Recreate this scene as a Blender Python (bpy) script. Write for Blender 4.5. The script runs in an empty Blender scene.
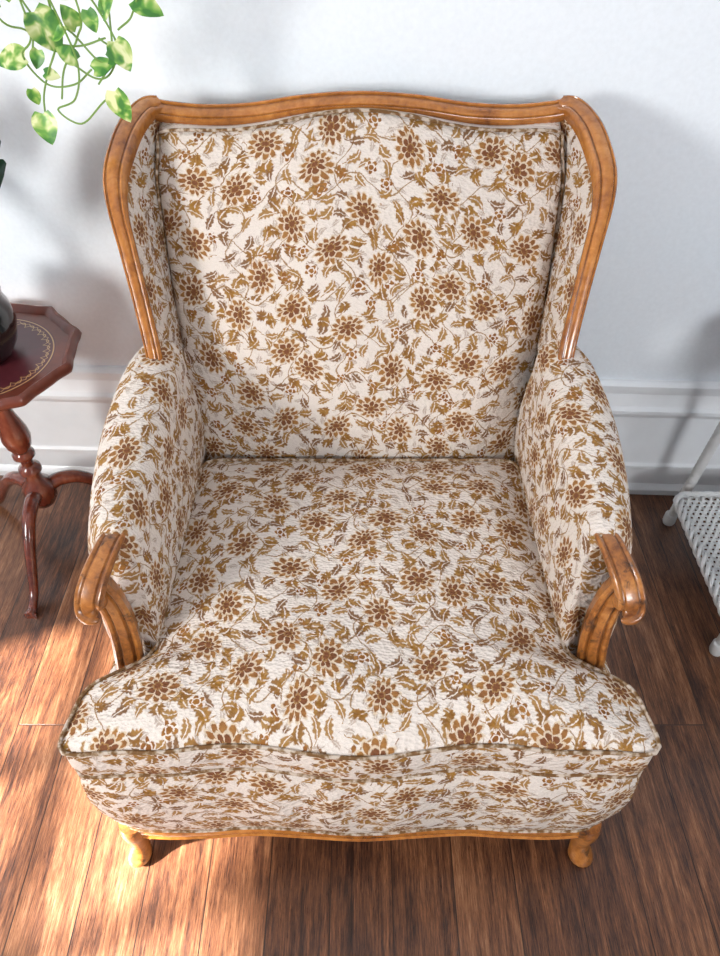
import bpy, bmesh, math, random
from mathutils import Vector, Matrix
random.seed(4)
sc = bpy.context.scene
try:
    sc.view_settings.view_transform = 'Standard'
except Exception: pass
PI = math.pi

# ------------------------------------------------------------ node helpers
class NB:
    def __init__(s, name):
        s.m = bpy.data.materials.new(name); s.m.use_nodes = True
        s.nt = s.m.node_tree; s.n = s.nt.nodes; s.l = s.nt.links
        s.b = s.n['Principled BSDF']
    def put(s, sock, v):
        if isinstance(v, bpy.types.NodeSocket): s.l.new(v, sock)
        elif v is not None: sock.default_value = v
    def m_(s, op, a, b=None, c=None, clamp=False):
        n = s.n.new('ShaderNodeMath'); n.operation = op; n.use_clamp = clamp
        s.put(n.inputs[0], a); s.put(n.inputs[1], b); s.put(n.inputs[2], c)
        return n.outputs[0]
    def v_(s, op, a, b=None, out=0, scale=None):
        n = s.n.new('ShaderNodeVectorMath'); n.operation = op
        s.put(n.inputs[0], a); s.put(n.inputs[1], b)
        if scale is not None: n.inputs['Scale'].default_value = scale
        return n.outputs[out]
    def mix(s, f, a, b, mode='MIX'):
        n = s.n.new('ShaderNodeMix'); n.data_type = 'RGBA'; n.blend_type = mode
        s.put(n.inputs[0], f)
        s.put(n.inputs[6], a if isinstance(a, bpy.types.NodeSocket) else (*a, 1))
        s.put(n.inputs[7], b if isinstance(b, bpy.types.NodeSocket) else (*b, 1))
        return n.outputs[2]
    def noise(s, vec, scale, detail=2, rough=.5, dist=0, out=0):
        n = s.n.new('ShaderNodeTexNoise'); s.put(n.inputs['Vector'], vec)
        n.inputs['Scale'].default_value = scale; n.inputs['Detail'].default_value = detail
        n.inputs['Roughness'].default_value = rough; n.inputs['Distortion'].default_value = dist
        return n.outputs[out]
    def vor(s, vec, scale, feat='F1'):
        n = s.n.new('ShaderNodeTexVoronoi'); n.feature = feat; s.put(n.inputs['Vector'], vec)
        n.inputs['Scale'].default_value = scale
        return n.outputs[0]
    def mapping(s, vec, scale=(1,1,1), loc=(0,0,0), rot=(0,0,0), typ='POINT'):
        n = s.n.new('ShaderNodeMapping'); n.vector_type = typ; s.put(n.inputs[0], vec)
        n.inputs['Location'].default_value = loc; n.inputs['Rotation'].default_value = rot
        n.inputs['Scale'].default_value = scale
        return n.outputs[0]
    def ramp(s, f, stops):
        n = s.n.new('ShaderNodeValToRGB'); s.put(n.inputs[0], f)
        e = n.color_ramp.elements
        while len(e) < len(stops): e.new(.5)
        for k, (p, c) in enumerate(stops):
            e[k].position = p; e[k].color = (*c, 1) if len(c) == 3 else c
        return n.outputs[0]
    def sep(s, v):
        n = s.n.new('ShaderNodeSeparateXYZ'); s.l.new(v, n.inputs[0]); return n.outputs[0], n.outputs[1], n.outputs[2]
    def obj(s):
        return s.n.new('ShaderNodeTexCoord').outputs['Object']
    def uv(s):
        return s.n.new('ShaderNodeTexCoord').outputs['UV']
    def bump(s, h, strength=.3, dist=.002, normal=None):
        n = s.n.new('ShaderNodeBump'); s.put(n.inputs['Height'], h)
        n.inputs['Strength'].default_value = strength; n.inputs['Distance'].default_value = dist
        if normal: s.put(n.inputs['Normal'], normal)
        s.l.new(n.outputs[0], s.b.inputs['Normal']); return n.outputs[0]
    def fin(s, col=None, rough=.5, coat=0, spec=None, metal=0):
        if col is not None:
            s.put(s.b.inputs['Base Color'], col if isinstance(col, bpy.types.NodeSocket) else (*col, 1))
        s.put(s.b.inputs['Roughness'], rough)
        s.b.inputs['Coat Weight'].default_value = coat
        s.b.inputs['Coat Roughness'].default_value = .12
        s.b.inputs['Metallic'].default_value = metal
        if spec is not None: s.b.inputs['Specular IOR Level'].default_value = spec
        return s.m

# ------------------------------------------------------------ fabric
def make_fabric():
    k = NB('floral_brocade')
    uv = k.uv()
    w1 = k.noise(uv, 34, 1, out=1)
    w2 = k.noise(uv, 330, 1, out=1)
    a = k.v_('SCALE', k.v_('SUBTRACT', w1, (.5, .5, .5)), scale=.013)
    b = k.v_('SCALE', k.v_('SUBTRACT', w2, (.5, .5, .5)), scale=.0032)
    P = k.v_('ADD', k.v_('ADD', uv, a), b)
    def step(x, g): return k.m_('MULTIPLY', x, g, clamp=True)
    def cells(cell, rnd, rot, loc, turn=6.283):
        Q = k.mapping(P, scale=(1 / cell, 1 / cell, 1), rot=(0, 0, rot), loc=loc)
        n = k.n.new('ShaderNodeTexVoronoi'); n.voronoi_dimensions = '2D'; n.feature = 'F1'
        k.l.new(Q, n.inputs['Vector']); n.inputs['Scale'].default_value = 1
        n.inputs['Randomness'].default_value = rnd
        L = k.v_('SUBTRACT', Q, n.outputs['Position'])
        cr, cg, cb = k.sep(n.outputs['Color'])
        r = k.n.new('ShaderNodeVectorRotate'); r.rotation_type = 'Z_AXIS'
        k.l.new(L, r.inputs['Vector']); k.put(r.inputs['Angle'], k.m_('MULTIPLY', cr, turn))
        x, y, _ = k.sep(r.outputs[0])
        return x, y, cr, cg, cb
    def pol(x, y):
        r = k.m_('SQRT', k.m_('ADD', k.m_('MULTIPLY', x, x), k.m_('MULTIPLY', y, y)))
        return r, k.m_('ARCTAN2', y, x)
    # --- big fringed blossoms, layered rows of petals seen three-quarter
    x, y, cr, cg, cb = cells(.090, .55, .6, (.3, .1, 0))
    FR = .300
    xs = k.m_('DIVIDE', x, FR * 1.10); ys = k.m_('DIVIDE', k.m_('ADD', y, .03), FR * .84)
    r, th = pol(xs, ys)
    sn = k.m_('SINE', th)
    c1 = k.m_('ABSOLUTE', k.m_('COSINE', k.m_('MULTIPLY', th, 6.5)))
    R1 = k.m_('MULTIPLY', k.m_('MULTIPLY_ADD', k.m_('POWER', c1, .8), .42, .62), k.m_('MULTIPLY_ADD', sn, .14, .93))
    c2 = k.m_('ABSOLUTE', k.m_('COSINE', k.m_('MULTIPLY_ADD', th, 3.5, .8)))
    R2 = k.m_('ADD', k.m_('MULTIPLY_ADD', c2, .20, .36), k.m_('MULTIPLY', sn, .09))
    mO = step(k.m_('SUBTRACT', R1, r), 18)
    mI = step(k.m_('SUBTRACT', R2, r), 18)
    gap = step(k.m_('SUBTRACT', r, k.m_('ADD', R2, .075)), 18)
    petal = k.m_('MULTIPLY', k.m_('MULTIPLY', mO, gap), step(k.m_('SUBTRACT', c1, .20), 6))
    inn = k.m_('MULTIPLY', mI, k.m_('MAXIMUM', step(k.m_('SUBTRACT', c2, .16), 6), step(k.m_('SUBTRACT', .26, r), 14)))
    eye = step(k.m_('SUBTRACT', .05, k.m_('ABSOLUTE', k.m_('SUBTRACT', r, k.m_('MULTIPLY_ADD', c2, .06, .17)))), 25)
    clear = step(k.m_('SUBTRACT', r, k.m_('ADD', R1, .05)), 14)
    def leaf(X_, Y_, w, bend, g, stalk=0):
        X2 = k.m_('MULTIPLY', X_, X_)
        Yb = k.m_('ABSOLUTE', k.m_('SUBTRACT', Y_, k.m_('MULTIPLY', k.m_('SUBTRACT', X2, .4), bend)))
        hw = k.m_('MULTIPLY', k.m_('MULTIPLY', k.m_('SUBTRACT', 1, X2), k.m_('MULTIPLY_ADD', X_, -.40, 1)), k.m_('MULTIPLY_ADD', k.m_('SINE', k.m_('MULTIPLY', X_, 15)), .17 * w, w))
        m1 = step(k.m_('SUBTRACT', hw, Yb), 3.6 / w)
        rib = step(k.m_('SUBTRACT', Yb, .05 * w), 9 / w)
        mm = k.m_('MULTIPLY', m1, rib)
        if stalk:
            st = k.m_('MULTIPLY', step(k.m_('SUBTRACT', stalk * w, Yb), 12 / w), k.m_('MULTIPLY', k.m_('LESS_THAN', X_, -.88), k.m_('GREATER_THAN', X_, -1.8)))
            mm = k.m_('MAXIMUM', mm, st)
        return k.m_('MULTIPLY', mm, g)
    def ring(th_, n, r0, le, w, seed, gate, bend):
        a_ = k.m_('MULTIPLY', k.m_('ADD', th_, PI * 4), n / (2 * PI))
        idn = k.m_('FLOOR', a_)
        f = k.m_('MULTIPLY', k.m_('SUBTRACT', k.m_('FRACT', a_), .5), 2 * PI / n)
        X_ = k.m_('MULTIPLY', r, k.m_('COSINE', f)); Y_ = k.m_('MULTIPLY', r, k.m_('SINE', f))
        h = k.m_('SINE', k.m_('ADD', k.m_('MULTIPLY_ADD', idn, 12.9, seed), k.m_('MULTIPLY', cg, 20)))
        X_ = k.m_('DIVIDE', k.m_('SUBTRACT', X_, k.m_('MULTIPLY_ADD', h, .10, r0)), le)
        return leaf(X_, Y_, w, bend, k.m_('GREATER_THAN', h, gate), .12)
    L1 = k.m_('MULTIPLY', ring(th, 6, 1.53, .53, .37, 1.0, -.80, .24), clear)
    def scatter(cell, rnd, rot, loc, hl, w, gate, bend, st=.14):
        x, y, cr, cg, cb = cells(cell, rnd, rot, loc)
        return leaf(k.m_('DIVIDE', k.m_('SUBTRACT', x, .08), hl), y, w, bend, k.m_('GREATER_THAN', cg, gate), st), cb
    L2, t2 = scatter(.0285, .55, .2, (0, .4, 0), .56, .245, .04, .18)
    L3, t3 = scatter(.020, .8, 1.1, (.7, .4, 0), .50, .20, .45, -.14)
    far = step(k.m_('SUBTRACT', r, 1.10), 10)
    L2 = k.m_('MULTIPLY', L2, far); L3 = k.m_('MULTIPLY', L3, clear)
    # --- small buds
    x, y, cr2, cg2, cb2 = cells(.042, .8, .9, (.1, .9, 0))
    r2, th2 = pol(x, y)
    c3 = k.m_('ABSOLUTE', k.m_('COSINE', k.m_('MULTIPLY', th2, 2.5)))
    gb = k.m_('GREATER_THAN', cg2, .60)
    mB = k.m_('MULTIPLY', step(k.m_('SUBTRACT', k.m_('MULTIPLY_ADD', c3, .14, .12), r2), 34), k.m_('MULTIPLY', gb, far))
    bl = step(k.m_('SUBTRACT', k.m_('ABSOLUTE', k.m_('SUBTRACT', r2, .11)), .013), 60)
    bclear = k.m_('SUBTRACT', 1, k.m_('MULTIPLY', step(k.m_('SUBTRACT', .27, r2), 40), gb))
    # --- vines
    X, Y, _ = k.sep(P)
    def stem(A, B, c, ph, wd, per):
        s_ = k.m_('MULTIPLY', k.m_('SINE', k.m_('MULTIPLY_ADD', A, 2 * PI / .105, ph)), .017)
        d = k.m_('SUBTRACT', k.m_('FRACT', k.m_('DIVIDE', k.m_('ADD', k.m_('SUBTRACT', B, s_), 10 + c), per)), .5)
        return step(k.m_('SUBTRACT', wd, k.m_('ABSOLUTE', d)), 90)
    ST = k.m_('MAXIMUM', stem(X, Y, .03, .4, .020, .080), stem(Y, X, .07, 1.2, .018, .088))
    ST = k.m_('MULTIPLY', ST, clear)
    thr = k.noise(k.mapping(uv, scale=(1, 3.5, 1)), 900, 0)
    tone = k.noise(uv, 48, 2)
    tr_ = k.ramp(tone, [(.40, (0, 0, 0)), (.60, (1, 1, 1))])
    cream = k.mix(thr, (.80, .725, .665), (.60, .53, .475))
    gold = k.mix(tr_, (.32, .155, .028), (.22, .098, .020))
    gold2 = k.mix(k.m_('GREATER_THAN', t2, .28), (.185, .080, .022), (.32, .160, .032))
    rust = k.mix(tr_, (.225, .085, .022), (.32, .140, .034))
    c = k.mix(k.m_('MULTIPLY', L3, .60), cream, (.32, .225, .16))
    c = k.mix(k.m_('MULTIPLY', ST, .85), c, (.27, .14, .035))
    c = k.mix(k.m_('MULTIPLY', k.m_('MULTIPLY', L2, bclear), .93), c, gold2)
    c = k.mix(k.m_('MULTIPLY', L1, .96), c, gold)
    c = k.mix(k.m_('MULTIPLY', mB, bl), c, rust)
    c = k.mix(k.m_('SUBTRACT', 1, clear), c, (.60, .48, .35))
    c = k.mix(k.m_('MULTIPLY', petal, .96), c, rust)
    c = k.mix(k.m_('MULTIPLY', inn, .96), c, (.165, .052, .016))
    c = k.mix(k.m_('MULTIPLY', eye, .65), c, (.42, .25, .09))
    spk = k.ramp(k.noise(uv, 1300, 0), [(.35, (.84, .84, .84)), (.65, (1.06, 1.06, 1.06))])
    c = k.mix(1.0, c, spk, 'MULTIPLY')
    h1 = k.vor(k.mapping(uv, scale=(1, 1.6, 1)), 150, 'F1')
    h2 = k.noise(uv, 55, 2)
    h = k.m_('ADD', k.m_('MULTIPLY', h1, .8), k.m_('MULTIPLY', h2, .7))
    k.bump(h, .75, .0030)
    return k.fin(c, .88, spec=.2)
FAB = make_fabric()

def make_piping():
    k = NB('woven_piping'); n = k.noise(k.obj(), 95, 2)
    return k.fin(k.ramp(n, [(.42, (.15, .075, .028)), (.50, (.26, .18, .11)), (.60, (.50, .42, .35))]), .9, spec=.2)
PIPE = make_piping()

def wood(name, c1, c2, c3, scale=(1, 1, 1), rough=.32, coat=.4, ns=9, wear=False, groove=.75):
    k = NB(name); v = k.mapping(k.obj(), scale=scale)
    n1 = k.noise(v, ns, 5, .6, 1.2); n2 = k.noise(v, ns * 9, 3, .6, .4)
    f = k.m_('ADD', k.m_('MULTIPLY', n1, .65), k.m_('MULTIPLY', n2, .35))
    c = k.ramp(f, [(.33, c1), (.5, c2), (.66, c3)])
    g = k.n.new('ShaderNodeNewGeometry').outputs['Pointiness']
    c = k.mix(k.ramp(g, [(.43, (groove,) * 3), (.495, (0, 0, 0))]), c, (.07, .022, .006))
    if wear:
        wn = k.noise(k.obj(), 34, 4, .7, .6)
        c = k.mix(k.ramp(wn, [(.55, (0, 0, 0)), (.66, (.85, .85, .85))]), c, (.035, .014, .008))
    k.bump(n2, .12, .001)
    return k.fin(c, rough, coat)
HONEY = wood('honey_maple_wood', (.16, .045, .008), (.38, .132, .020), (.53, .215, .042), (1, 1, 1), .26, .6)
HONEYW = wood('worn_honey_maple_wood', (.12, .036, .010), (.34, .12, .024), (.50, .21, .055), (1, 1, 1), .32, .4, 14, True)
MAHOG = wood('mahogany_wood', (.055, .010, .006), (.14, .028, .014), (.23, .06, .028), (1, 1, .35), .2, .8)

def simple(name, col, rough=.5, coat=0, bs=0, bstr=.2, spec=None):
    k = NB(name)
    n = k.noise(k.obj(), bs or 20, 3)
    c = k.mix(n, tuple(x * .94 for x in col), tuple(min(1, x * 1.05) for x in col))
    if bs: k.bump(n, bstr, .002)
    return k.fin(c, rough, coat, spec)
WALL = simple('painted_wall', (.78, .84, .895), .75, 0, 120, .08)
TRIM = simple('white_gloss_trim', (.82, .855, .885), .35, .1)
BLACK = simple('black_glazed_ceramic', (.008, .008, .009), .10, .8)
SOIL = simple('potting_soil', (.03, .018, .01), .95, 0, 90, .8)
WHITE = simple('white_painted_cane', (.68, .69, .69), .5, .1, 140, .4)
PLASTIC = simple('white_planter', (.7, .7, .68), .5)
ROPE = simple('cotton_cord', (.55, .48, .38), .9, 0, 200, .4)
DARKLEAF = simple('dark_glossy_leaf', (.008, .04, .016), .3, .3)
STEM = simple('green_stem', (.16, .30, .06), .5)

def make_leafmat():
    k = NB('variegated_leaf'); n = k.noise(k.obj(), 46, 2, .5, .5)
    c = k.ramp(n, [(.40, (.045, .19, .03)), (.49, (.14, .34, .05)), (.55, (.38, .50, .15)), (.61, (.66, .70, .38))])
    return k.fin(c, .45, .05)
VLEAF = make_leafmat()

def make_floor():
    k = NB('hand_scraped_plank_floor')
    o = k.obj()
    rot = k.mapping(o, rot=(0, 0, PI / 2), loc=(.03, .05, 0))
    br = k.n.new('ShaderNodeTexBrick'); k.l.new(rot, br.inputs['Vector'])
    br.offset = .37; br.inputs['Scale'].default_value = 1
    br.inputs['Brick Width'].default_value = 1.15; br.inputs['Row Height'].default_value = .105
    br.inputs['Mortar Size'].default_value = .0013; br.inputs['Mortar Smooth'].default_value = .3
    br.inputs['Color1'].default_value = (0, 0, 0, 1); br.inputs['Color2'].default_value = (1, 1, 1, 1)
    br.inputs['Mortar'].default_value = (.5, .5, .5, 1)
    pv = k.n.new('ShaderNodeSeparateColor'); k.l.new(br.outputs['Color'], pv.inputs[0])
    pvr = pv.outputs[0]
    off = k.n.new('ShaderNodeCombineXYZ')
    k.put(off.inputs[0], k.m_('MULTIPLY', pvr, 7)); k.put(off.inputs[1], k.m_('MULTIPLY', pvr, 3.3))
    vv = k.v_('ADD', o, off.outputs[0])
    g1 = k.noise(k.mapping(vv, scale=(46, 2.2, 1)), 1.8, 9, .84, .15)
    g2 = k.noise(k.mapping(vv, scale=(330, 14, 1)), 2.0, 3, .8, 0)
    g3 = k.noise(k.mapping(vv, scale=(10, 2.4, 1)), 2.0, 6, .7, .5)
    f = k.m_('ADD', k.m_('ADD', k.m_('MULTIPLY', g1, .48), k.m_('MULTIPLY', g2, .26)), k.m_('MULTIPLY', g3, .26))
    f = k.m_('ADD', f, k.m_('MULTIPLY', k.m_('SUBTRACT', pvr, .5), .06))
    c = k.ramp(f, [(.40, (.014, .006, .004)), (.455, (.058, .021, .010)), (.51, (.135, .052, .022)), (.56, (.225, .098, .044)), (.64, (.40, .22, .12))])
    c = k.mix(k.m_('MULTIPLY', br.outputs['Fac'], .85), c, (.010, .004, .003))
    k.bump(k.m_('SUBTRACT', f, k.m_('MULTIPLY', br.outputs['Fac'], .5)), .4, .004)
    return k.fin(c, k.m_('MULTIPLY_ADD', g2, .3, .17), .15)
FLOOR = make_floor()

def make_inlay():
    k = NB('tooled_leather_tabletop')
    o = k.obj(); s = k.n.new('ShaderNodeSeparateXYZ'); k.l.new(o, s.inputs[0])
    r = k.m_('SQRT', k.m_('ADD', k.m_('MULTIPLY', s.outputs[0], s.outputs[0]), k.m_('MULTIPLY', s.outputs[1], s.outputs[1])))
    th = k.m_('ARCTAN2', s.outputs[1], s.outputs[0])
    wav = k.m_('ABSOLUTE', k.m_('SINE', k.m_('MULTIPLY', th, 17)))
    rr = k.m_('MULTIPLY_ADD', wav, .012, .118)
    rr2 = k.m_('MULTIPLY_ADD', wav, -.006, .132)
    d1 = k.m_('MULTIPLY', k.m_('SUBTRACT', .0016, k.m_('ABSOLUTE', k.m_('SUBTRACT', r, rr))), 900, clamp=True)
    d4 = k.m_('MULTIPLY', k.m_('SUBTRACT', .0013, k.m_('ABSOLUTE', k.m_('SUBTRACT', r, rr2))), 900, clamp=True)
    d2 = k.m_('MULTIPLY', k.m_('SUBTRACT', .0015, k.m_('ABSOLUTE', k.m_('SUBTRACT', r, .138))), 1500, clamp=True)
    g = k.m_('MAXIMUM', k.m_('MAXIMUM', d1, d2), d4)
    n = k.noise(o, 60, 3)
    base = k.mix(n, (.060, .010, .015), (.095, .018, .024))
    inn = k.m_('GREATER_THAN', r, .142)
    base = k.mix(inn, base, k.mix(n, (.09, .018, .011), (.17, .040, .020)))
    c = k.mix(k.m_('MULTIPLY', g, .85), base, (.58, .36, .15))
    return k.fin(c, .36, .25)
INLAY = make_inlay()

# ------------------------------------------------------------ geometry helpers
def V(*a): return Vector(a)
def catmull(pts, n=8, closed=False):
    pts = [Vector(p) for p in pts]; out = []; N = len(pts)
    rng = N if closed else N - 1
    for i in range(rng):
        if closed: p0, p1, p2, p3 = pts[i - 1], pts[i], pts[(i + 1) % N], pts[(i + 2) % N]
        else:
            p1, p2 = pts[i], pts[i + 1]
            p0 = pts[i - 1] if i > 0 else p1 * 2 - p2
            p3 = pts[i + 2] if i + 2 < N else p2 * 2 - p1
        for j in range(n):
            t = j / n
            out.append(.5 * ((2 * p1) + (p2 - p0) * t + (2 * p0 - 5 * p1 + 4 * p2 - p3) * t * t + (3 * p1 - p0 - 3 * p2 + p3) * t ** 3))
    if not closed: out.append(pts[-1].copy())
    return out
def world_loc2(p):
    m = Matrix.Translation(p.location)
    if p.parent: m = world_loc2(p.parent) @ p.matrix_parent_inverse @ m
    return m
def build(name, verts, faces, mat, parent=None, uvs=None, ang=40, origin=None, recalc=True):
    me = bpy.data.meshes.new(name)
    o0 = Vector(origin) if origin else Vector((0, 0, 0))
    me.from_pydata([tuple(Vector(v) - o0) for v in verts], [], faces)
    if uvs is not None:
        ul = me.uv_layers.new(name='UVMap')
        for p in me.polygons:
            for li in p.loop_indices:
                ul.data[li].uv = uvs[p.index][li - p.loop_start]
    if recalc:
        bm = bmesh.new(); bm.from_mesh(me)
        bmesh.ops.remove_doubles(bm, verts=bm.verts, dist=1e-5)
        bmesh.ops.recalc_face_normals(bm, faces=bm.faces)
        bm.to_mesh(me); bm.free()
    for p in me.polygons: p.use_smooth = True
    try: me.set_sharp_from_angle(angle=math.radians(ang))
    except Exception: pass
    me.materials.append(mat)
    ob = bpy.data.objects.new(name, me); sc.collection.objects.link(ob)
    ob.location = o0
    if parent:
        ob.parent = parent
        ob.matrix_parent_inverse = world_loc2(parent).inverted()
    return ob
def empty(name, loc, label, cat, **kw):
    e = bpy.data.objects.new(name, None); e.empty_display_size = .1; e.location = loc
    sc.collection.objects.link(e); e['label'] = label; e['category'] = cat
    for a, b in kw.items(): e[a] = b
    return e
def grid_faces(R, C, wrapC=False, wrapR=False, base=0):
    f = []
    for i in range(R if wrapR else R - 1):
        for j in range(C if wrapC else C - 1):
            f.append((base + i * C + j, base + i * C + (j + 1) % C, base + ((i + 1) % R) * C + (j + 1) % C, base + ((i + 1) % R) * C + j))
    return f
def sweep_data(path, prof, ref, scales=None, closed=False, base=0):
    path = [Vector(p) for p in path]; ref = Vector(ref); verts = []; n = len(path)
    for i, p in enumerate(path):
        if closed: T = path[(i + 1) % n] - path[i - 1]
        else: T = path[min(i + 1, n - 1)] - path[max(i - 1, 0)]
        T.normalize(); nn = ref - ref.dot(T) * T
        if nn.length < 1e-4: nn = T.orthogonal()
        nn.normalize(); b = T.cross(nn)
        s = scales[i] if scales else 1
        for px, py in prof: verts.append(p + nn * py * s + b * px * s)
    C = len(prof); faces = grid_faces(n, C, True, closed, base)
    if not closed:
        faces.append(tuple(base + j for j in range(C))[::-1]); faces.append(tuple(base + (n - 1) * C + j for j in range(C)))
    return verts, faces
def sweep(name, path, prof, ref, mat, parent=None, scales=None, closed=False, **kw):
    v, f = sweep_data(path, prof, ref, scales, closed)
    return build(name, v, f, mat, parent, **kw)
def circ(r, n=10, ry=None): return [(r * math.cos(2 * PI * i / n), (ry or r) * math.sin(2 * PI * i / n)) for i in range(n)]
def multi(name, parts, mat, parent=None, **kw):
    V_, F_ = [], []
    for v, f in parts:
        b = len(V_); V_ += list(v); F_ += [tuple(b + q for q in ff) for ff in f]
    return build(name, V_, F_, mat, parent, **kw)
def lathe_data(prof, c, n=32, rf=None):
    v = []
    for r, z in prof:
        for j in range(n):
            t = 2 * PI * j / n; k = rf(t) if rf else 1
            v.append((c[0] + r * k * math.cos(t), c[1] + r * k * math.sin(t), c[2] + z))
    f = grid_faces(len(prof), n, True)
    f.append(tuple(range(n))); f.append(tuple((len(prof) - 1) * n + j for j in range(n)))
    return v, f
def box_data(x0, x1, y0, y1, z0, z1):
    v = [(x, y, z) for x in (x0, x1) for y in (y0, y1) for z in (z0, z1)]
    return v, [(0, 1, 3, 2), (4, 6, 7, 5), (0, 4, 5, 1), (2, 3, 7, 6), (0, 2, 6, 4), (1, 5, 7, 3)]
def round_poly(pts, rad, seg=6):
    out = []; n = len(pts)
    for i in range(n):
        p = Vector(pts[i]); a = Vector(pts[i - 1]); b = Vector(pts[(i + 1) % n]); r = rad[i]
        pa = p + (a - p).normalized() * r; pb = p + (b - p).normalized() * r
        for k in range(seg + 1):
            t = k / seg; out.append(pa * (1 - t) ** 2 + p * 2 * t * (1 - t) + pb * t * t)
    return out
def resample(pts, n):
    L = [0]; m = len(pts)
    for i in range(m): L.append(L[-1] + (pts[(i + 1) % m] - pts[i]).length)
    out = []; k = 0
    for i in range(n):
        d = L[-1] * i / n
        while L[k + 1] < d: k += 1
        t = (d - L[k]) / max(1e-9, L[k + 1] - L[k]); out.append(pts[k].lerp(pts[(k + 1) % m], t))
    return out
def sm(t): t = max(0, min(1, t)); return t * t * (3 - 2 * t)

# ------------------------------------------------------------ room
def struct(o): o['kind'] = 'structure'; return o
WA = math.radians(-2.4)
def rw(v):
    x, y, z = v; return (x * math.cos(WA) - y * math.sin(WA), x * math.sin(WA) + y * math.cos(WA), z)
v, f = box_data(-2.2, 2.2, .0, .12, -.02, 2.7)
struct(build('wall_back', [rw(q) for q in v], f, WALL))
v, f = box_data(-2.3, 2.4, -3.6, .25, -.04, 0)
struct(build('floor', v, f, FLOOR, recalc=True))
bp = [(0, .0), (-.030, .0), (-.032, .018), (-.026, .030), (-.022, .034), (-.022, .085), (-.026, .090), (-.026, .098), (-.020, .104), (-.018, .11),
      (-.018, .250), (-.022, .256), (-.030, .268), (-.031, .278), (-.022, .286), (-.018, .301), (-.014, .316), (-.018, .326), (-.018, .340), (-.008, .347), (0, .348)]
vv = [rw((x, y, z)) for x in (-2.15, 2.15) for (y, z) in bp]
nb = len(bp); ff = [(i, (i + 1) % nb, nb + (i + 1) % nb, nb + i) for i in range(nb)] + [tuple(range(nb)), tuple(range(nb, 2 * nb))]
struct(build('baseboard_back', vv, ff, TRIM, ang=25))
wy0, wy1, wz0, wz1 = -2.0, -.95, .62, 1.60
parts = [box_data(-2.3, -2.15, -3.6, wy0, 0, 2.7), box_data(-2.3, -2.15, wy1, .2, 0, 2.7),
         box_data(-2.3, -2.15, wy0, wy1, 0, wz0), box_data(-2.3, -2.15, wy0, wy1, wz1, 2.7)]
struct(multi('wall_left', parts, WALL, recalc=False))
parts = []
for yy in (wy0, wy1 - .04): parts.append(box_data(-2.26, -2.18, yy, yy + .04, wz0, wz1))
for zz in (wz0, wz1 - .04): parts.append(box_data(-2.25, -2.19, wy0, wy1, zz, zz + .035))
for zz in (.33, .66):
    q = wz0 + (wz1 - wz0) * zz; parts.append(box_data(-2.24, -2.2, wy0, wy1, q - .016, q + .016))
for fr_ in (.33, .67):
    yy = wy0 + (wy1 - wy0) * fr_; parts.append(box_data(-2.24, -2.2, yy - .013, yy + .013, wz0, wz1))
struct(multi('window_1', parts, TRIM, recalc=False))
v, f = box_data(-2.3, 2.3, -3.0, .25, 2.7, 2.75)
struct(build('ceiling', v, f, WALL))

# ------------------------------------------------------------ armchair
chair = empty('armchair', (0, -.58, 0), 'wing-back armchair in cream and brown floral brocade with honey wood frame', 'armchair')

def serp(x): return -.0085 * math.cos(PI * x / .17) * (1 - sm((abs(x) - .20) / .12))
tp = [(-.292, -.388), (-.299, -.80), (-.386, -.850), (-.403, -.949), (.401, -.949), (.384, -.850), (.299, -.80), (.292, -.388)]
tr = [.03, .025, .022, .030, .030, .022, .025, .03]
out = resample(round_poly([Vector(p) for p in tp], tr), 200)
for p in out:
    if p.y < -.9: p.y += serp(p.x) + .005 * (1 - sm((abs(p.x) - .30) / .1))
cen = Vector((0, -.78))
verts, faces, uvs = [], [], []
K = 26; NO = len(out)
def ztop(p, s):
    edge = 1 - s
    crown = .042 * (1 - s ** 3.6)
    return .432 + crown + .005 * math.sin(p.x * 21) * math.sin(p.y * 17) * edge * 2
ss = [1 - (i / K) ** 1.4 * .97 for i in range(K + 1)]
for s in ss:
    for p in out:
        q = cen + (p - cen) * s
        verts.append((q.x, q.y, ztop(q, s)))
def addf(fc, uvf):
    faces.append(fc); uvs.append([uvf(i) for i in fc])
for i in range(K):
    for j in range(NO):
        addf((i * NO + j, i * NO + (j + 1) % NO, (i + 1) * NO + (j + 1) % NO, (i + 1) * NO + j), lambda q: (verts[q][0], verts[q][1]))
addf(tuple(K * NO + j for j in range(NO)), lambda q: (verts[q][0], verts[q][1]))
per = [0]
for j in range(NO): per.append(per[-1] + (out[(j + 1) % NO] - out[j]).length)
base = len(verts)
side = [(0, 0), (.2, .1), (.5, .35), (.8, .1), (1, 0)]
for a, bu in side:
    for j, p in enumerate(out):
        nrm = (out[(j + 1) % NO] - out[j - 1]); nrm = Vector((-nrm.y, nrm.x)).normalized()
        if (p - cen).dot(nrm) < 0: nrm = -nrm
        q = p + nrm * .010 * bu * (1 if p.y < -.83 else .1)
        q = cen + (q - cen) * (1 - .008 * a)
        verts.append((q.x, q.y, .432 - .072 * a))
for i in range(len(side) - 1):
    for j in range(NO):
        idx = (base + i * NO + j, base + i * NO + (j + 1) % NO, base + (i + 1) * NO + (j + 1) % NO, base + (i + 1) * NO + j)
        faces.append(idx)
        uvs.append([(per[j], -.072 * side[i][0]), (per[j + 1], -.072 * side[i][0]), (per[j + 1], -.072 * side[i + 1][0]), (per[j], -.072 * side[i + 1][0])])
addf(tuple(base + 4 * NO + j for j in range(NO)), lambda q: (verts[q][0], verts[q][1]))
seat = build('seat_cushion', verts, faces, FAB, chair, uvs, ang=60)
pp = []
for z, s in ((.434, 1.003), (.360, .996)):
    pp.append(sweep_data([(cen.x + (p.x - cen.x) * s, cen.y + (p.y - cen.y) * s, z) for p in out], circ(.0031, 8), (0, 0, 1), closed=True))
multi('piping', pp, PIPE, seat)

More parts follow.
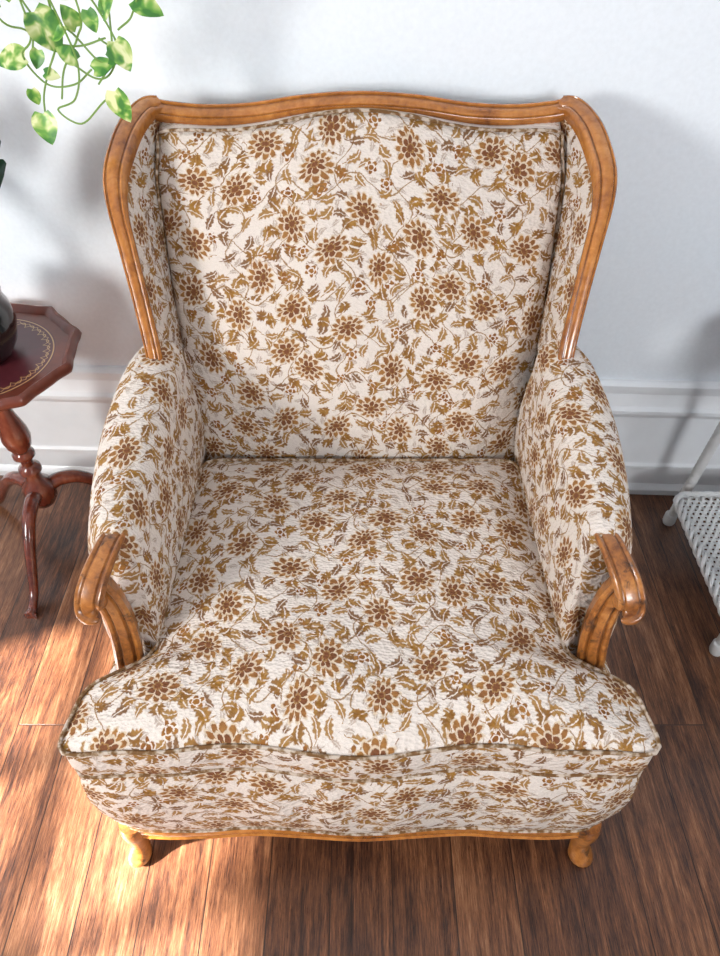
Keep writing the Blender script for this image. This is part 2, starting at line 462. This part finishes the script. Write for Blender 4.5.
bo = [(-.335, -.20), (-.375, -.55), (-.398, -.80), (-.405, -.932), (.405, -.932), (.398, -.80), (.375, -.55), (.335, -.20)]
bout = resample(round_poly([Vector(p) for p in bo], [.03, .05, .05, .05, .05, .05, .05, .03]), 160)
for p in bout:
    if p.y < -.88: p.y += serp(p.x) * .6 - .004
verts, faces, uvs = [], [], []
NB_ = len(bout); bper = [0]
for j in range(NB_): bper.append(bper[-1] + (bout[(j + 1) % NB_] - bout[j]).length)
ZB = .116
lev = [(.356, .930), (.348, .972), (.333, 1.006), (.295, 1.036), (.24, 1.044), (.19, 1.036), (.145, 1.014), (ZB, .990)]
c0 = Vector((0, -.55))
for z, s in lev:
    for j, p in enumerate(bout):
        sx = 1 + (s - 1) * 1.05; sy = 1 + (s - 1) * .65
        rip = .0040 * math.sin(j * .9 + math.sin(j * .31) * 2) * math.sin((z - ZB) / (.356 - ZB) * PI)
        verts.append((c0.x + (p.x - c0.x) * sx, c0.y + (p.y - c0.y) * sy + rip, z))
for i in range(len(lev) - 1):
    for j in range(NB_):
        faces.append((i * NB_ + j, i * NB_ + (j + 1) % NB_, (i + 1) * NB_ + (j + 1) % NB_, (i + 1) * NB_ + j))
        z0, z1 = lev[i][0] - .03, lev[i + 1][0] - .03
        uvs.append([(bper[j] + .05, z0), (bper[j + 1] + .05, z0), (bper[j + 1] + .05, z1), (bper[j] + .05, z1)])
for lv in (0, len(lev) - 1):
    fc = tuple(lv * NB_ + j for j in range(NB_)); faces.append(fc); uvs.append([(verts[q][0], verts[q][1]) for q in fc])
sb = build('seat_base', verts, faces, FAB, chair, uvs, ang=60)
sweep('piping', [(c0.x + (p.x - c0.x) * .991, c0.y + (p.y - c0.y) * .997, ZB + .001) for p in bout], circ(.0028, 8), (0, 0, 1), PIPE, sb, closed=True)

path = catmull([(-.388, -.78, .100), (-.396, -.86, .100), (-.388, -.918, .098)] +
               [(x, -.930 + serp(x) * .4, .100 - .003 * math.cos(PI * x / .17)) for x in [-.33, -.25, -.17, -.085, 0, .085, .17, .25, .33]] +
               [(.388, -.918, .098), (.396, -.86, .100), (.388, -.78, .100)], 5)
sweep('front_rail', path, [(-.008, -.011), (.006, -.011), (.009, -.007), (.006, -.003), (.008, .006), (.006, .014), (-.008, .014)], (0, 0, 1), HONEY, chair)

def leg_data(cx, cy, dx, dy):
    # short squat cabriole, knee hidden under the rail, spreading to a single scrolled pad
    st = [(0, .118, .021), (.003, .102, .021), (.004, .084, .0195), (.004, .064, .0170), (.005, .046, .0150), (.008, .032, .0160), (.012, .020, .0190), (.014, .011, .0205), (.013, .004, .0185), (.012, .0, .0150)]
    n = 20; v = []
    for o, z, r in st:
        for j in range(n):
            t = 2 * PI * j / n
            e = 1 + .20 * max(0, math.cos(t) * dx + math.sin(t) * dy)
            v.append((cx + dx * o * 1.4 + r * e * math.cos(t), cy + dy * o * 1.4 + r * e * math.sin(t), z))
    f = grid_faces(len(st), n, True); f.append(tuple(range(n))); f.append(tuple((len(st) - 1) * n + j for j in range(n)))
    return v, f
for cx, cy, dx, dy in ((-.376, -.916, -.35, -.93), (.376, -.916, .35, -.93), (-.32, -.24, -.5, .5), (.32, -.24, .5, .5)):
    v, f = leg_data(cx, cy, dx, dy)
    build('leg', v, f, HONEYW, chair, ang=60)

# backrest
def W(v): return .297 + .049 * v ** .9 + .009 * math.sin(PI * v)
def s_top(u): return .015 * math.cos(u * PI * 1.5)
def Bk(u, v):
    x = u * W(v) * (1 - .030 * sm((v - .86) / .14) * abs(u) ** 3)
    z = .40 + v * (.540 + s_top(u) - .022 * abs(u) ** 8)
    y = -.375 + .245 * v ** .95
    e = (1 - abs(u) ** 3.4) ** .5 if abs(u) < 1 else 0
    b = .076 * e * (math.sin(PI * min(1, v * .93 + .03)) ** .5)
    b += .003 * math.sin(u * 9 + v * 5) * e
    return Vector((x, y - b + .026, z + b * .22))
NU, NV = 44, 36
us = [-1 + 2 * i / NU for i in range(NU + 1)]; us = [math.copysign(1 - (1 - abs(u)) ** 1.25, u) for u in us]
vs = [j / NV for j in range(NV + 1)]
verts, faces, uvs = [], [], []
for v_ in vs:
    for u in us: verts.append(Bk(u, v_))
C = NU + 1
for i in range(NV):
    for j in range(NU):
        fc = (i * C + j, i * C + j + 1, (i + 1) * C + j + 1, (i + 1) * C + j); faces.append(fc)
        uvs.append([(us[q % C] * .325 + .03, vs[q // C] * .60 + .07) for q in fc])
nb0 = len(verts)
for v_ in vs:
    for u in us:
        p = Bk(u, v_); y = -.375 + .245 * v_ ** .95 + .075
        verts.append(Vector((p.x, min(y, -.062), .40 + v_ * (.538 + s_top(u)))))
for i in range(NV):
    for j in range(NU):
        fc = (nb0 + i * C + j, nb0 + (i + 1) * C + j, nb0 + (i + 1) * C + j + 1, nb0 + i * C + j + 1); faces.append(fc)
        uvs.append([(verts[q].x, verts[q].z) for q in fc])
def edge(a, b):
    fc = (a, b, nb0 + b, nb0 + a); faces.append(fc); uvs.append([(verts[q].y, verts[q].z) for q in fc])
for j in range(NU): edge(j, j + 1); edge(NV * C + j, NV * C + j + 1)
for i in range(NV): edge(i * C, (i + 1) * C); edge(i * C + NU, (i + 1) * C + NU)
back = build('backrest', verts, faces, FAB, chair, uvs, ang=70)
wp = [Bk(-1, v_) + V(-.001, -.006, 0) for v_ in vs[2:]] + [Bk(u, 1) + V(0, -.004, .002) for u in us[1:-1]] + [Bk(1, v_) + V(.001, -.006, 0) for v_ in vs[:1:-1]]
sweep('piping', wp, circ(.0028, 8), (0, -1, .3), PIPE, back)
v, f = box_data(-.315, .315, -.30, -.20, .13, .44)
build('rear_panel', v, f, FAB, chair, uvs=[[(v[q][0] + v[q][1], v[q][2]) for q in ff] for ff in f])

# wooden crest rail and wing frames
mold = [(-.0205, -.014), (-.0215, .002), (-.0195, .0088), (-.0160, .0114), (-.0130, .0108), (-.0112, .0070), (-.0092, .0068), (-.0070, .0098), (0, .0116), (.0085, .0106), (.0120, .0098), (.0136, .0068), (.0150, .0068), (.0170, .0092), (.0200, .0072), (.0215, .002), (.0205, -.014)]
crest = [(0, -.088, .962), (-.09, -.088, .957), (-.18, -.086, .944), (-.26, -.085, .941), (-.318, -.085, .946), (-.342, -.083, .950)]
full = crest[::-1] + [(-a, b, c) for a, b, c in crest[1:]]
fpath = catmull(full, 9)
sweep('crest_rail', fpath, mold, (0, -.62, .78), HONEY, chair, scales=[.74] * len(fpath), ang=45)
half = [(-.332, -.078, .953), (-.352, -.094, .953), (-.370, -.135, .940), (-.381, -.18, .918), (-.386, -.225, .892), (-.381, -.262, .855),
        (-.368, -.298, .808), (-.353, -.338, .740), (-.340, -.377, .672), (-.338, -.394, .630)]
for sd in (-1, 1):
    hp_ = catmull(half, 7)
    if sd == 1: hp_ = [V(-p.x, p.y, p.z) for p in hp_]
    m = len(hp_)
    scal = []
    for i, p in enumerate(hp_):
        t = i / (m - 1); scal.append(.74 + .20 * math.sin(PI * min(1, t * 1.7)) * (1 if t < .6 else 0) - (.14 * sm((t - .35) / .5)))
    sweep('wing_frame', hp_, mold if sd < 0 else [(-a, b) for a, b in mold], (0, -.62, .78), HONEY, chair, scales=scal, ang=45)

for sd in (-1, 1):
    Fp = catmull(half[1:], 6)
    verts, faces, uvs = [], [], []; M = 9; rows = len(Fp)
    for i, p in enumerate(Fp):
        t = i / (rows - 1)
        v_ = .985 - t * .62
        B = Bk(-1, v_) + V(-.004, .035, 0)
        Fq = p + V(.004, .006, -.004)
        for k2 in range(M):
            q = Fq.lerp(B, k2 / (M - 1)); pf = math.sin(PI * k2 / (M - 1))
            verts.append(V(q.x + .004 * pf + .006, q.y, q.z))
        for k2 in range(M):
            q = B.lerp(Fq, k2 / (M - 1)); pf = math.sin(PI * k2 / (M - 1))
            verts.append(V(q.x - .014 - .010 * pf, q.y, q.z))
    R, C2 = rows, 2 * M
    for i in range(R - 1):
        for j in range(C2):
            fc = (i * C2 + j, i * C2 + (j + 1) % C2, (i + 1) * C2 + (j + 1) % C2, (i + 1) * C2 + j); faces.append(fc)
            uvs.append([(verts[q].y * 1.0 + .1, verts[q].z * 1.05 + .03) for q in fc])
    for r0 in (0, R - 1):
        fc = tuple(r0 * C2 + j for j in range(C2)); faces.append(fc); uvs.append([(verts[q].y, verts[q].z) for q in fc])
    if sd == 1: verts = [V(-q.x, q.y, q.z) for q in verts]
    build('wing', verts, faces, FAB, chair, uvs, ang=60)

# arms
for sd in (-1, 1):
    verts, faces, uvs = [], [], []; NS = 26
    for i in range(NS + 1):
        s = i / NS
        ys = -.335 - .395 * s
        zt = .668 - .058 * sm(s * .9) - .002 * math.sin(s * PI)
        if s > .9: zt -= .012 * ((s - .9) / .1) ** 2
        xi = -.303 - .006 * s + .004 * math.sin(PI * s)
        xo = -.370 - .034 * math.sin(PI * min(1, s * .88 + .06)) ** .8 - .006 * (1 - s)
        if s > .9: xo += .010 * ((s - .9) / .1) ** 2
        if s < .1: xo += .01 * (1 - s / .1)
        sec = []
        hcap = .060
        for k2 in range(7): sec.append((xi + .010 * math.sin(PI * k2 / 6), .36 + (zt - hcap - .36) * k2 / 6))
        cx, hw = (xi + xo) / 2, (xi - xo) / 2
        for k2 in range(1, 12):
            t = PI * k2 / 12
            cc, s2 = math.cos(t), math.sin(t)
            sec.append((cx + hw * math.copysign(abs(cc) ** .75, cc), zt - hcap + hcap * s2 ** .85))
        for k2 in range(9):
            t = k2 / 8; sec.append((xo + .012 * sm(t), zt - hcap - (zt - hcap - .20) * t))
        arc = 0
        for k2, (x, z) in enumerate(sec):
            if k2: arc += math.hypot(x - sec[k2 - 1][0], z - sec[k2 - 1][1])
            fw = min(.052, max(0, (zt - .02 - z)) * .38) * sm(s * 1.2 - .2)
            verts.append((V(x, ys - fw, z), arc))
        C3 = len(sec)
    for i in range(NS):
        for j in range(C3 - 1):
            fc = (i * C3 + j, i * C3 + j + 1, (i + 1) * C3 + j + 1, (i + 1) * C3 + j); faces.append(fc)
            uvs.append([(verts[q][1] * (1 if sd < 0 else -1) + .06, verts[q][0].y + .02) for q in fc])
        fc = (i * C3 + C3 - 1, i * C3, (i + 1) * C3, (i + 1) * C3 + C3 - 1); faces.append(fc); uvs.append([(0, 0)] * 4)
    for r0 in (0, NS):
        fc = tuple(r0 * C3 + j for j in range(C3)); faces.append(fc); uvs.append([(verts[q][0].x + .3, verts[q][0].z) for q in fc])
    vx = [V(q[0].x * (1 if sd < 0 else -1), q[0].y, q[0].z) for q in verts]
    arm = build('armrest', vx, faces, FAB, chair, uvs, ang=60)
    # broad flat hand rest with shallow grooves, small rolled end and curved support
    p1 = catmull([(-.339, -.706, .600), (-.341, -.730, .606), (-.346, -.755, .602), (-.353, -.780, .591), (-.359, -.799, .574), (-.361, -.805, .558), (-.358, -.799, .547)], 6)
    n1 = len(p1)
    sc1 = [.76 + .16 * sm(i / (n1 - 1) * 1.5) for i in range(n1)]
    p2 = catmull([(-.352, -.784, .580), (-.345, -.781, .545), (-.339, -.785, .505), (-.337, -.793, .46), (-.339, -.803, .41), (-.342, -.806, .35), (-.347, -.805, .25), (-.350, -.80, .13)], 6)
    n2_ = len(p2)
    pr1 = [(-.019, -.011), (-.0215, -.004), (-.0205, .0025), (-.0175, .0050), (-.0145, .0046), (-.0125, .0020), (-.0105, .0020), (-.0085, .0046), (0, .0054), (.0085, .0046), (.0105, .0020), (.0125, .0020), (.0145, .0046), (.0175, .0050), (.0205, .0025), (.0215, -.004), (.019, -.011)]
    pr2 = [(-.021, -.022), (-.0225, .003), (-.018, .008), (-.0135, .0078), (-.011, .0045), (-.009, .0045), (-.0065, .009), (.0065, .009), (.009, .0045), (.011, .0045), (.0135, .0078), (.018, .008), (.0225, .003), (.021, -.022)]
    d1 = sweep_data(p1, pr1, (0, -.5, .86), sc1)
    d2 = sweep_data(p2, pr2, (.25, -1, .1), [.76 + .14 * sm(i / n2_ * 1.8) for i in range(n2_)])
    vol = []
    for k2, (w_, r_) in enumerate([(-.0195, .004), (-.019, .007), (-.0165, .010), (-.008, .0112), (.008, .0112), (.0165, .010), (.019, .007), (.0195, .004)]):
        for j in range(16):
            t = 2 * PI * j / 16; vol.append((-.359 + w_, -.795 + r_ * math.cos(t), .562 + r_ * math.sin(t)))
    vf = grid_faces(8, 16, True) + [tuple(range(16)), tuple(7 * 16 + j for j in range(16))]
    prt = [d1, d2, (vol, vf)]
    if sd == 1: prt = [([(-q[0], q[1], q[2]) for q in a], b) for a, b in prt]
    multi('arm_post', prt, HONEYW, chair, ang=45)

# ------------------------------------------------------------ side table
TC = (-.742, -.20)
tab = empty('side_table', (TC[0], TC[1], 0), 'small dark red mahogany pedestal table with scalloped rim', 'side table')
def rf(t):
    a = (t * 10 / (2 * PI) + .30) % 1
    return 1.035 + .045 * (2 * abs(a - .5)) ** 1.6 - .018 * math.exp(-((a - .5) / .14) ** 2) + .012 * math.cos(4 * PI * a)
n = 300
TZ = .008
prof = [(.001, .524), (.08, .524), (.146, .524), (.158, .525), (.163, .534), (.169, .538), (.176, .535), (.179, .526), (.175, .517), (.163, .510), (.08, .508), (.001, .508)]
vv = []
for r, z in prof:
    for j in range(n):
        t = 2 * PI * j / n; kk = 1 + (rf(t) - 1) * sm((r - .13) / .035)
        vv.append((TC[0] + r * kk * math.cos(t), TC[1] + r * kk * math.sin(t), z + TZ))
ff = grid_faces(len(prof), n, True)
build('table_top', vv, ff, INLAY, tab, origin=(TC[0], TC[1], 0), ang=50)
ped = [(.001, .517), (.06, .517), (.062, .498), (.03, .488), (.018, .475), (.015, .462), (.024, .454), (.025, .447), (.017, .440), (.013, .425), (.015, .40), (.022, .372), (.029, .345), (.031, .325), (.026, .303), (.017, .286), (.024, .279), (.024, .271), (.014, .262), (.013, .245), (.024, .236), (.025, .226), (.017, .218), (.019, .20), (.032, .185), (.036, .165), (.034, .14), (.026, .125), (.012, .112), (.001, .105)]
v, f = lathe_data(ped, (TC[0], TC[1], 0), 28)
build('pedestal', v, f, MAHOG, tab, ang=50)
for a0 in (-88, 32, 152):
    a = math.radians(a0); d = V(math.cos(a), math.sin(a), 0)
    pts = [(.015, .165), (.05, .172), (.09, .158), (.13, .118), (.165, .070), (.195, .030), (.225, .012), (.245, .010)]
    path = catmull([V(TC[0], TC[1], 0) + d * r + V(0, 0, z) for r, z in pts], 6)
    m = len(path); scs = [1.4 - .6 * sm(i / (m - 1) * 1.2) + (.35 * sm((i / (m - 1) - .82) / .18)) for i in range(m)]
    sweep('leg', path, circ(.0125, 12, .0125), (0, 0, 1), MAHOG, tab, scales=scs, ang=60)

# ------------------------------------------------------------ black pot with dark plant
pc = (-.738, -.195, .5325)
pot = empty('potted_plant', pc, 'dark-leaved plant in a glossy black pot on the small table', 'potted plant')
v, f = lathe_data([(.001, 0), (.052, 0), (.058, .004), (.074, .03), (.084, .065), (.082, .10), (.074, .122), (.077, .130), (.077, .136), (.070, .136), (.068, .12), (.001, .118)], pc, 40)
build('pot', v, f, BLACK, pot, ang=60)
v, f = lathe_data([(.001, .112), (.067, .112), (.067, .121), (.03, .126), (.001, .127)], pc, 24)
build('soil', v, f, SOIL, pot)
def leaf_data(base, tip, width, normal, cup=.15, heart=True, droop=.1, seg=9):
    base, tip = Vector(base), Vector(tip); ax = tip - base; L = ax.length; ax.normalize()
    nn = Vector(normal); nn = (nn - nn.dot(ax) * ax).normalized(); sd_ = ax.cross(nn)
    v, f = [], []
    for i in range(seg + 1):
        t = i / seg
        if heart: w = width * .5 * (math.sin(PI * min(1, t * .93 + .07)) ** .6) * (1.25 - .75 * t) * 1.1; back = -.10 * L * (1 - t) ** 3
        else: w = width * .5 * math.sin(PI * (t * .96 + .02)) ** .8; back = 0
        for k2 in (-1, -.5, 0, .5, 1):
            p = base + ax * (L * t + back * abs(k2)) + sd_ * (w * k2) + nn * (cup * w * abs(k2) - droop * L * t * t)
            v.append(p)
    C4 = 5; f = grid_faces(seg + 1, C4)
    return v, f
pb = V(pc[0], pc[1], pc[2] + .12)
LL = [(.165, .0, .290, .090), (.150, .03, .245, .08), (-.13, .03, .25, .08), (.02, -.10, .24, .08), (-.05, .10, .33, .08), (-.12, -.10, .18, .08), (-.03, -.01, .36, .07)]
lp = []
for (dx, dy, dz, w) in LL:
    mid = pb + V(dx * .30, dy * .30, dz * .62)
    lp.append(leaf_data(mid, pb + V(dx, dy, dz), w, V(-dx * .5, -.6, .5), .2, False, .10))
multi('foliage', lp, DARKLEAF, pot, recalc=False)
lp = []
for (dx, dy, dz, w) in LL:
    lp.append(sweep_data([pb + V(0, 0, -.01), pb + V(dx * .12, dy * .12, dz * .33), pb + V(dx * .31, dy * .31, dz * .64)], circ(.003, 6), (0, 1, .2)))
multi('stem', lp, STEM, pot)

# ------------------------------------------------------------ hanging pothos
hp = empty('hanging_pothos', (-.56, -.17, 1.42), 'trailing green and cream variegated pothos vines beside the wall', 'houseplant')
v, f = lathe_data([(.001, 0), (.06, 0), (.075, .02), (.088, .12), (.092, .13), (.086, .13), (.08, .12), (.001, .11)], (-.56, -.17, 1.40), 32)
build('planter', v, f, PLASTIC, hp, ang=50)
parts = []
for k2 in range(3):
    a = 2 * PI * k2 / 3; parts.append(sweep_data([(-.56 + .088 * math.cos(a), -.17 + .088 * math.sin(a), 1.525), (-.56, -.17, 1.80)], circ(.002, 6), (1, 0, 0)))
parts.append(sweep_data([(-.56, .03, 1.78), (-.56, -.06, 1.83), (-.56, -.17, 1.80)], circ(.005, 8), (1, 0, 0)))
multi('hanger', parts, ROPE, hp)
vines = [
    [(-.52, -.20, 1.51), (-.46, -.26, 1.48), (-.43, -.25, 1.30), (-.425, -.21, 1.15), (-.43, -.20, 1.08), (-.455, -.20, 1.035), (-.475, -.19, 1.00), (-.482, -.19, .965)],
    [(-.53, -.22, 1.51), (-.48, -.27, 1.49), (-.44, -.25, 1.25), (-.415, -.22, 1.12), (-.405, -.21, 1.05), (-.425, -.20, 1.00), (-.455, -.20, .985), (-.425, -.20, .965), (-.385, -.20, .995), (-.362, -.20, 1.01)],
    [(-.50, -.18, 1.51), (-.42, -.22, 1.49), (-.36, -.22, 1.30), (-.345, -.21, 1.15), (-.35, -.20, 1.09), (-.36, -.2, 1.05), (-.385, -.2, 1.02)],
    [(-.55, -.22, 1.51), (-.54, -.27, 1.48), (-.53, -.25, 1.28), (-.50, -.22, 1.12), (-.47, -.20, 1.09), (-.44, -.2, 1.075), (-.40, -.2, 1.07), (-.36, -.2, 1.08)],
    [(-.49, -.16, 1.51), (-.38, -.18, 1.50), (-.31, -.2, 1.30), (-.30, -.2, 1.16), (-.315, -.2, 1.11), (-.34, -.2, 1.09)],
    [(-.53, -.2, 1.51), (-.50, -.27, 1.49), (-.47, -.24, 1.25), (-.455, -.22, 1.10), (-.48, -.21, 1.06), (-.46, -.20, 1.02), (-.42, -.2, 1.02), (-.39, -.2, 1.04)],
    [(-.51, -.2, 1.51), (-.44, -.25, 1.49), (-.40, -.24, 1.25), (-.385, -.21, 1.12), (-.40, -.2, 1.08), (-.43, -.2, 1.04), (-.445, -.2, 1.0)],
    [(-.54, -.2, 1.51), (-.51, -.25, 1.49), (-.49, -.24, 1.25), (-.44, -.21, 1.09), (-.40, -.2, 1.035), (-.37, -.2, 1.03), (-.35, -.2, 1.06), (-.37, -.2, 1.08)],
    [(-.50, -.2, 1.51), (-.45, -.25, 1.49), (-.42, -.24, 1.25), (-.36, -.21, 1.12), (-.345, -.2, 1.06), (-.375, -.2, 1.05), (-.41, -.2, 1.09), (-.45, -.2, 1.10), (-.47, -.2, 1.06)],
]
multi('vine', [sweep_data(catmull(p, 8), circ(.0014, 6), (.3, -1, .1)) for p in vines], STEM, hp)
LV = [
    (-.445, -.215, 1.115, .35, -.8, .056, .046), (-.480, -.205, 1.058, -.9, -.1, .042, .036), (-.395, -.205, 1.095, -.3, .8, .032, .025),
    (-.345, -.21, 1.078, .4, -.8, .040, .032), (-.355, -.205, 1.11, .5, .6, .034, .027), (-.31, -.2, 1.125, .8, -.3, .042, .030),
    (-.362, -.205, 1.012, .25, -.95, .046, .038), (-.482, -.195, .978, .1, -1, .044, .038), (-.488, -.195, 1.012, .1, -.9, .024, .019),
    (-.405, -.21, 1.055, -.7, .5, .030, .023), (-.385, -.205, 1.040, .8, .3, .034, .026), (-.36, -.205, 1.055, .9, .3, .030, .023),
    (-.415, -.21, 1.145, .8, -.2, .042, .032), (-.50, -.21, 1.115, -.6, .6, .042, .032), (-.46, -.2, 1.065, -.3, -.8, .026, .020),
    (-.37, -.2, 1.14, -.2, .9, .036, .028), (-.33, -.21, 1.138, -.7, .4, .032, .024), (-.47, -.21, 1.13, -.2, .9, .036, .028),
    (-.43, -.21, 1.085, .8, .4, .026, .020), (-.375, -.205, 1.115, .2, -.9, .028, .022), (-.46, -.2, 1.035, .9, -.2, .022, .017),
    (-.44, -.24, 1.22, .4, -.7, .05, .04),
    (-.52, -.24, 1.22, -.4, -.7, .05, .04), (-.35, -.22, 1.24, .5, -.7, .05, .04), (-.50, -.24, 1.34, .2, -.8, .055, .045), (-.60, -.25, 1.50, -.2, -.8, .06, .05), (-.45, -.22, 1.52, .7, -.3, .06, .05),
    (-.56, -.17, 1.56, -.5, .3, .06, .05), (-.54, -.12, 1.55, .5, .3, .06, .05)]
lp = []
for i, (x, y, z, dx, dz, L, w) in enumerate(LV):
    rr = random.Random(i * 7)
    d = V(dx, rr.uniform(-.35, .1), dz).normalized()
    lp.append(leaf_data((x, y, z), V(x, y, z) + d * L, w, V(rr.uniform(-.4, .4), -.8, .6), .22, True, .12))
multi('foliage', lp, VLEAF, hp, recalc=False)

# ------------------------------------------------------------ white wicker stand
ws = empty('wicker_stand', (.93, -.345, 0), 'white painted wicker stand with round cane legs and woven shelf', 'wicker stand')
def cane(p0, p1, r, pitch=.012):
    p0, p1 = Vector(p0), Vector(p1); n_ = int((p1 - p0).length / pitch * 4)
    path = [p0.lerp(p1, i / n_) for i in range(n_ + 1)]
    scl = [1 + .05 * math.sin(i * PI / 2 + .4) for i in range(n_ + 1)]
    return sweep_data(path, circ(r, 12), (0, 1, .1), scl)
legs = [((.775, -.158), (.80, -.185)), ((.765, -.528), (.79, -.50)), ((1.09, -.158), (1.06, -.185)), ((1.09, -.528), (1.06, -.50))]
for (a, b), (c, d) in legs:
    parts = [cane((a, b, .0), (c, d, .56), .0115)]
    v, f = lathe_data([(.001, 0), (.013, 0), (.0155, .008), (.015, .03), (.012, .034), (.001, .034)], (a, b, 0), 16); parts.append((v, f))
    multi('leg', parts, WHITE, ws, ang=60)
def weave(x0, x1, y0, y1, z, nx, ny, r, jit=0):
    out_ = []; rr = random.Random(3)
    for i in range(nx):
        x = x0 + (x1 - x0) * (i + .5) / nx; pts = []
        for j in range(ny * 2 + 1):
            pts.append((x + rr.uniform(-jit, jit), y0 + (y1 - y0) * j / (ny * 2), z + r * 1.3 * math.cos(PI * j / 2 + PI * i) * (1 if j % 2 == 0 else 0)))
        s = rr.uniform(.85, 1.2)
        out_.append(sweep_data(pts, circ(r * 1.25 * s, 6, r * .8), (0, 0, 1)))
    for i in range(ny):
        y = y0 + (y1 - y0) * (i + .5) / ny + rr.uniform(-jit, jit)
        out_.append(sweep_data([(x0, y, z), ((x0 + x1) / 2, y + rr.uniform(-jit, jit) * 2, z), (x1, y, z)], circ(r * 1.2, 6, r * .7), (0, 0, 1)))
    return out_
parts = weave(.742, 1.115, -.56, -.215, .145, 46, 30, .0026, .0009)
multi('shelf', parts, WHITE, ws, recalc=False)
rim = resample(round_poly([V(.732, -.57), V(1.125, -.57), V(1.125, -.205), V(.732, -.205)], [.03] * 4), 200)
parts = []
for ph in (0, 2 * PI / 3, 4 * PI / 3):
    parts.append(sweep_data([(p.x + .007 * math.cos(i * .6 + ph), p.y, .147 + .008 * math.sin(i * .6 + ph)) for i, p in enumerate(rim)], circ(.0048, 8), (0, 0, 1), closed=True))
multi('shelf_rim', parts, WHITE, ws, recalc=False)
parts = weave(.775, 1.08, -.52, -.17, .565, 34, 34, .0042)
parts.append(sweep_data([(p[0], p[1], .565) for p in resample(round_poly([V(.77, -.525), V(1.085, -.525), V(1.085, -.165), V(.77, -.165)], [.03] * 4), 60)], circ(.012, 10), (0, 0, 1), closed=True))
multi('stand_top', parts, WHITE, ws, recalc=False)

# ------------------------------------------------------------ light
w = bpy.data.worlds.new('World'); sc.world = w; w.use_nodes = True
w.node_tree.nodes['Background'].inputs[0].default_value = (.84, .92, 1.0, 1)
w.node_tree.nodes['Background'].inputs[1].default_value = .32
def area(name, loc, tgt, size, power, col, sy=None):
    l = bpy.data.lights.new(name, 'AREA'); l.size = size; l.energy = power; l.color = col
    if sy: l.shape = 'RECTANGLE'; l.size_y = sy
    o = bpy.data.objects.new(name, l); sc.collection.objects.link(o); o.location = loc
    o.rotation_euler = (Vector(tgt) - Vector(loc)).to_track_quat('-Z', 'Y').to_euler()
    return o
area('window_daylight', (-1.8, -1.8, 1.35), (.1, -.2, .8), .4, 44, (1, .975, .94), .5)
area('room_daylight', (1.1, -2.7, 1.5), (-.1, -.1, .8), .6, 33, (.97, .98, 1))
su = bpy.data.lights.new('sun', 'SUN'); su.energy = 56; su.angle = math.radians(2.0); su.color = (1, .94, .90)
so = bpy.data.objects.new('sun', su); sc.collection.objects.link(so)
so.rotation_euler = Vector((.78, .26, -.60)).to_track_quat('-Z', 'Y').to_euler()

# ------------------------------------------------------------ camera
cd = bpy.data.cameras.new('camera'); cam = bpy.data.objects.new('camera', cd); sc.collection.objects.link(cam)
cam.location = (0, -1.36, 1.36); cam.rotation_euler = (math.radians(45), 0, 0)
cd.sensor_fit = 'VERTICAL'; cd.sensor_height = 36; cd.lens = 36 * 720 / 956; cd.clip_start = .02
sc.camera = cam
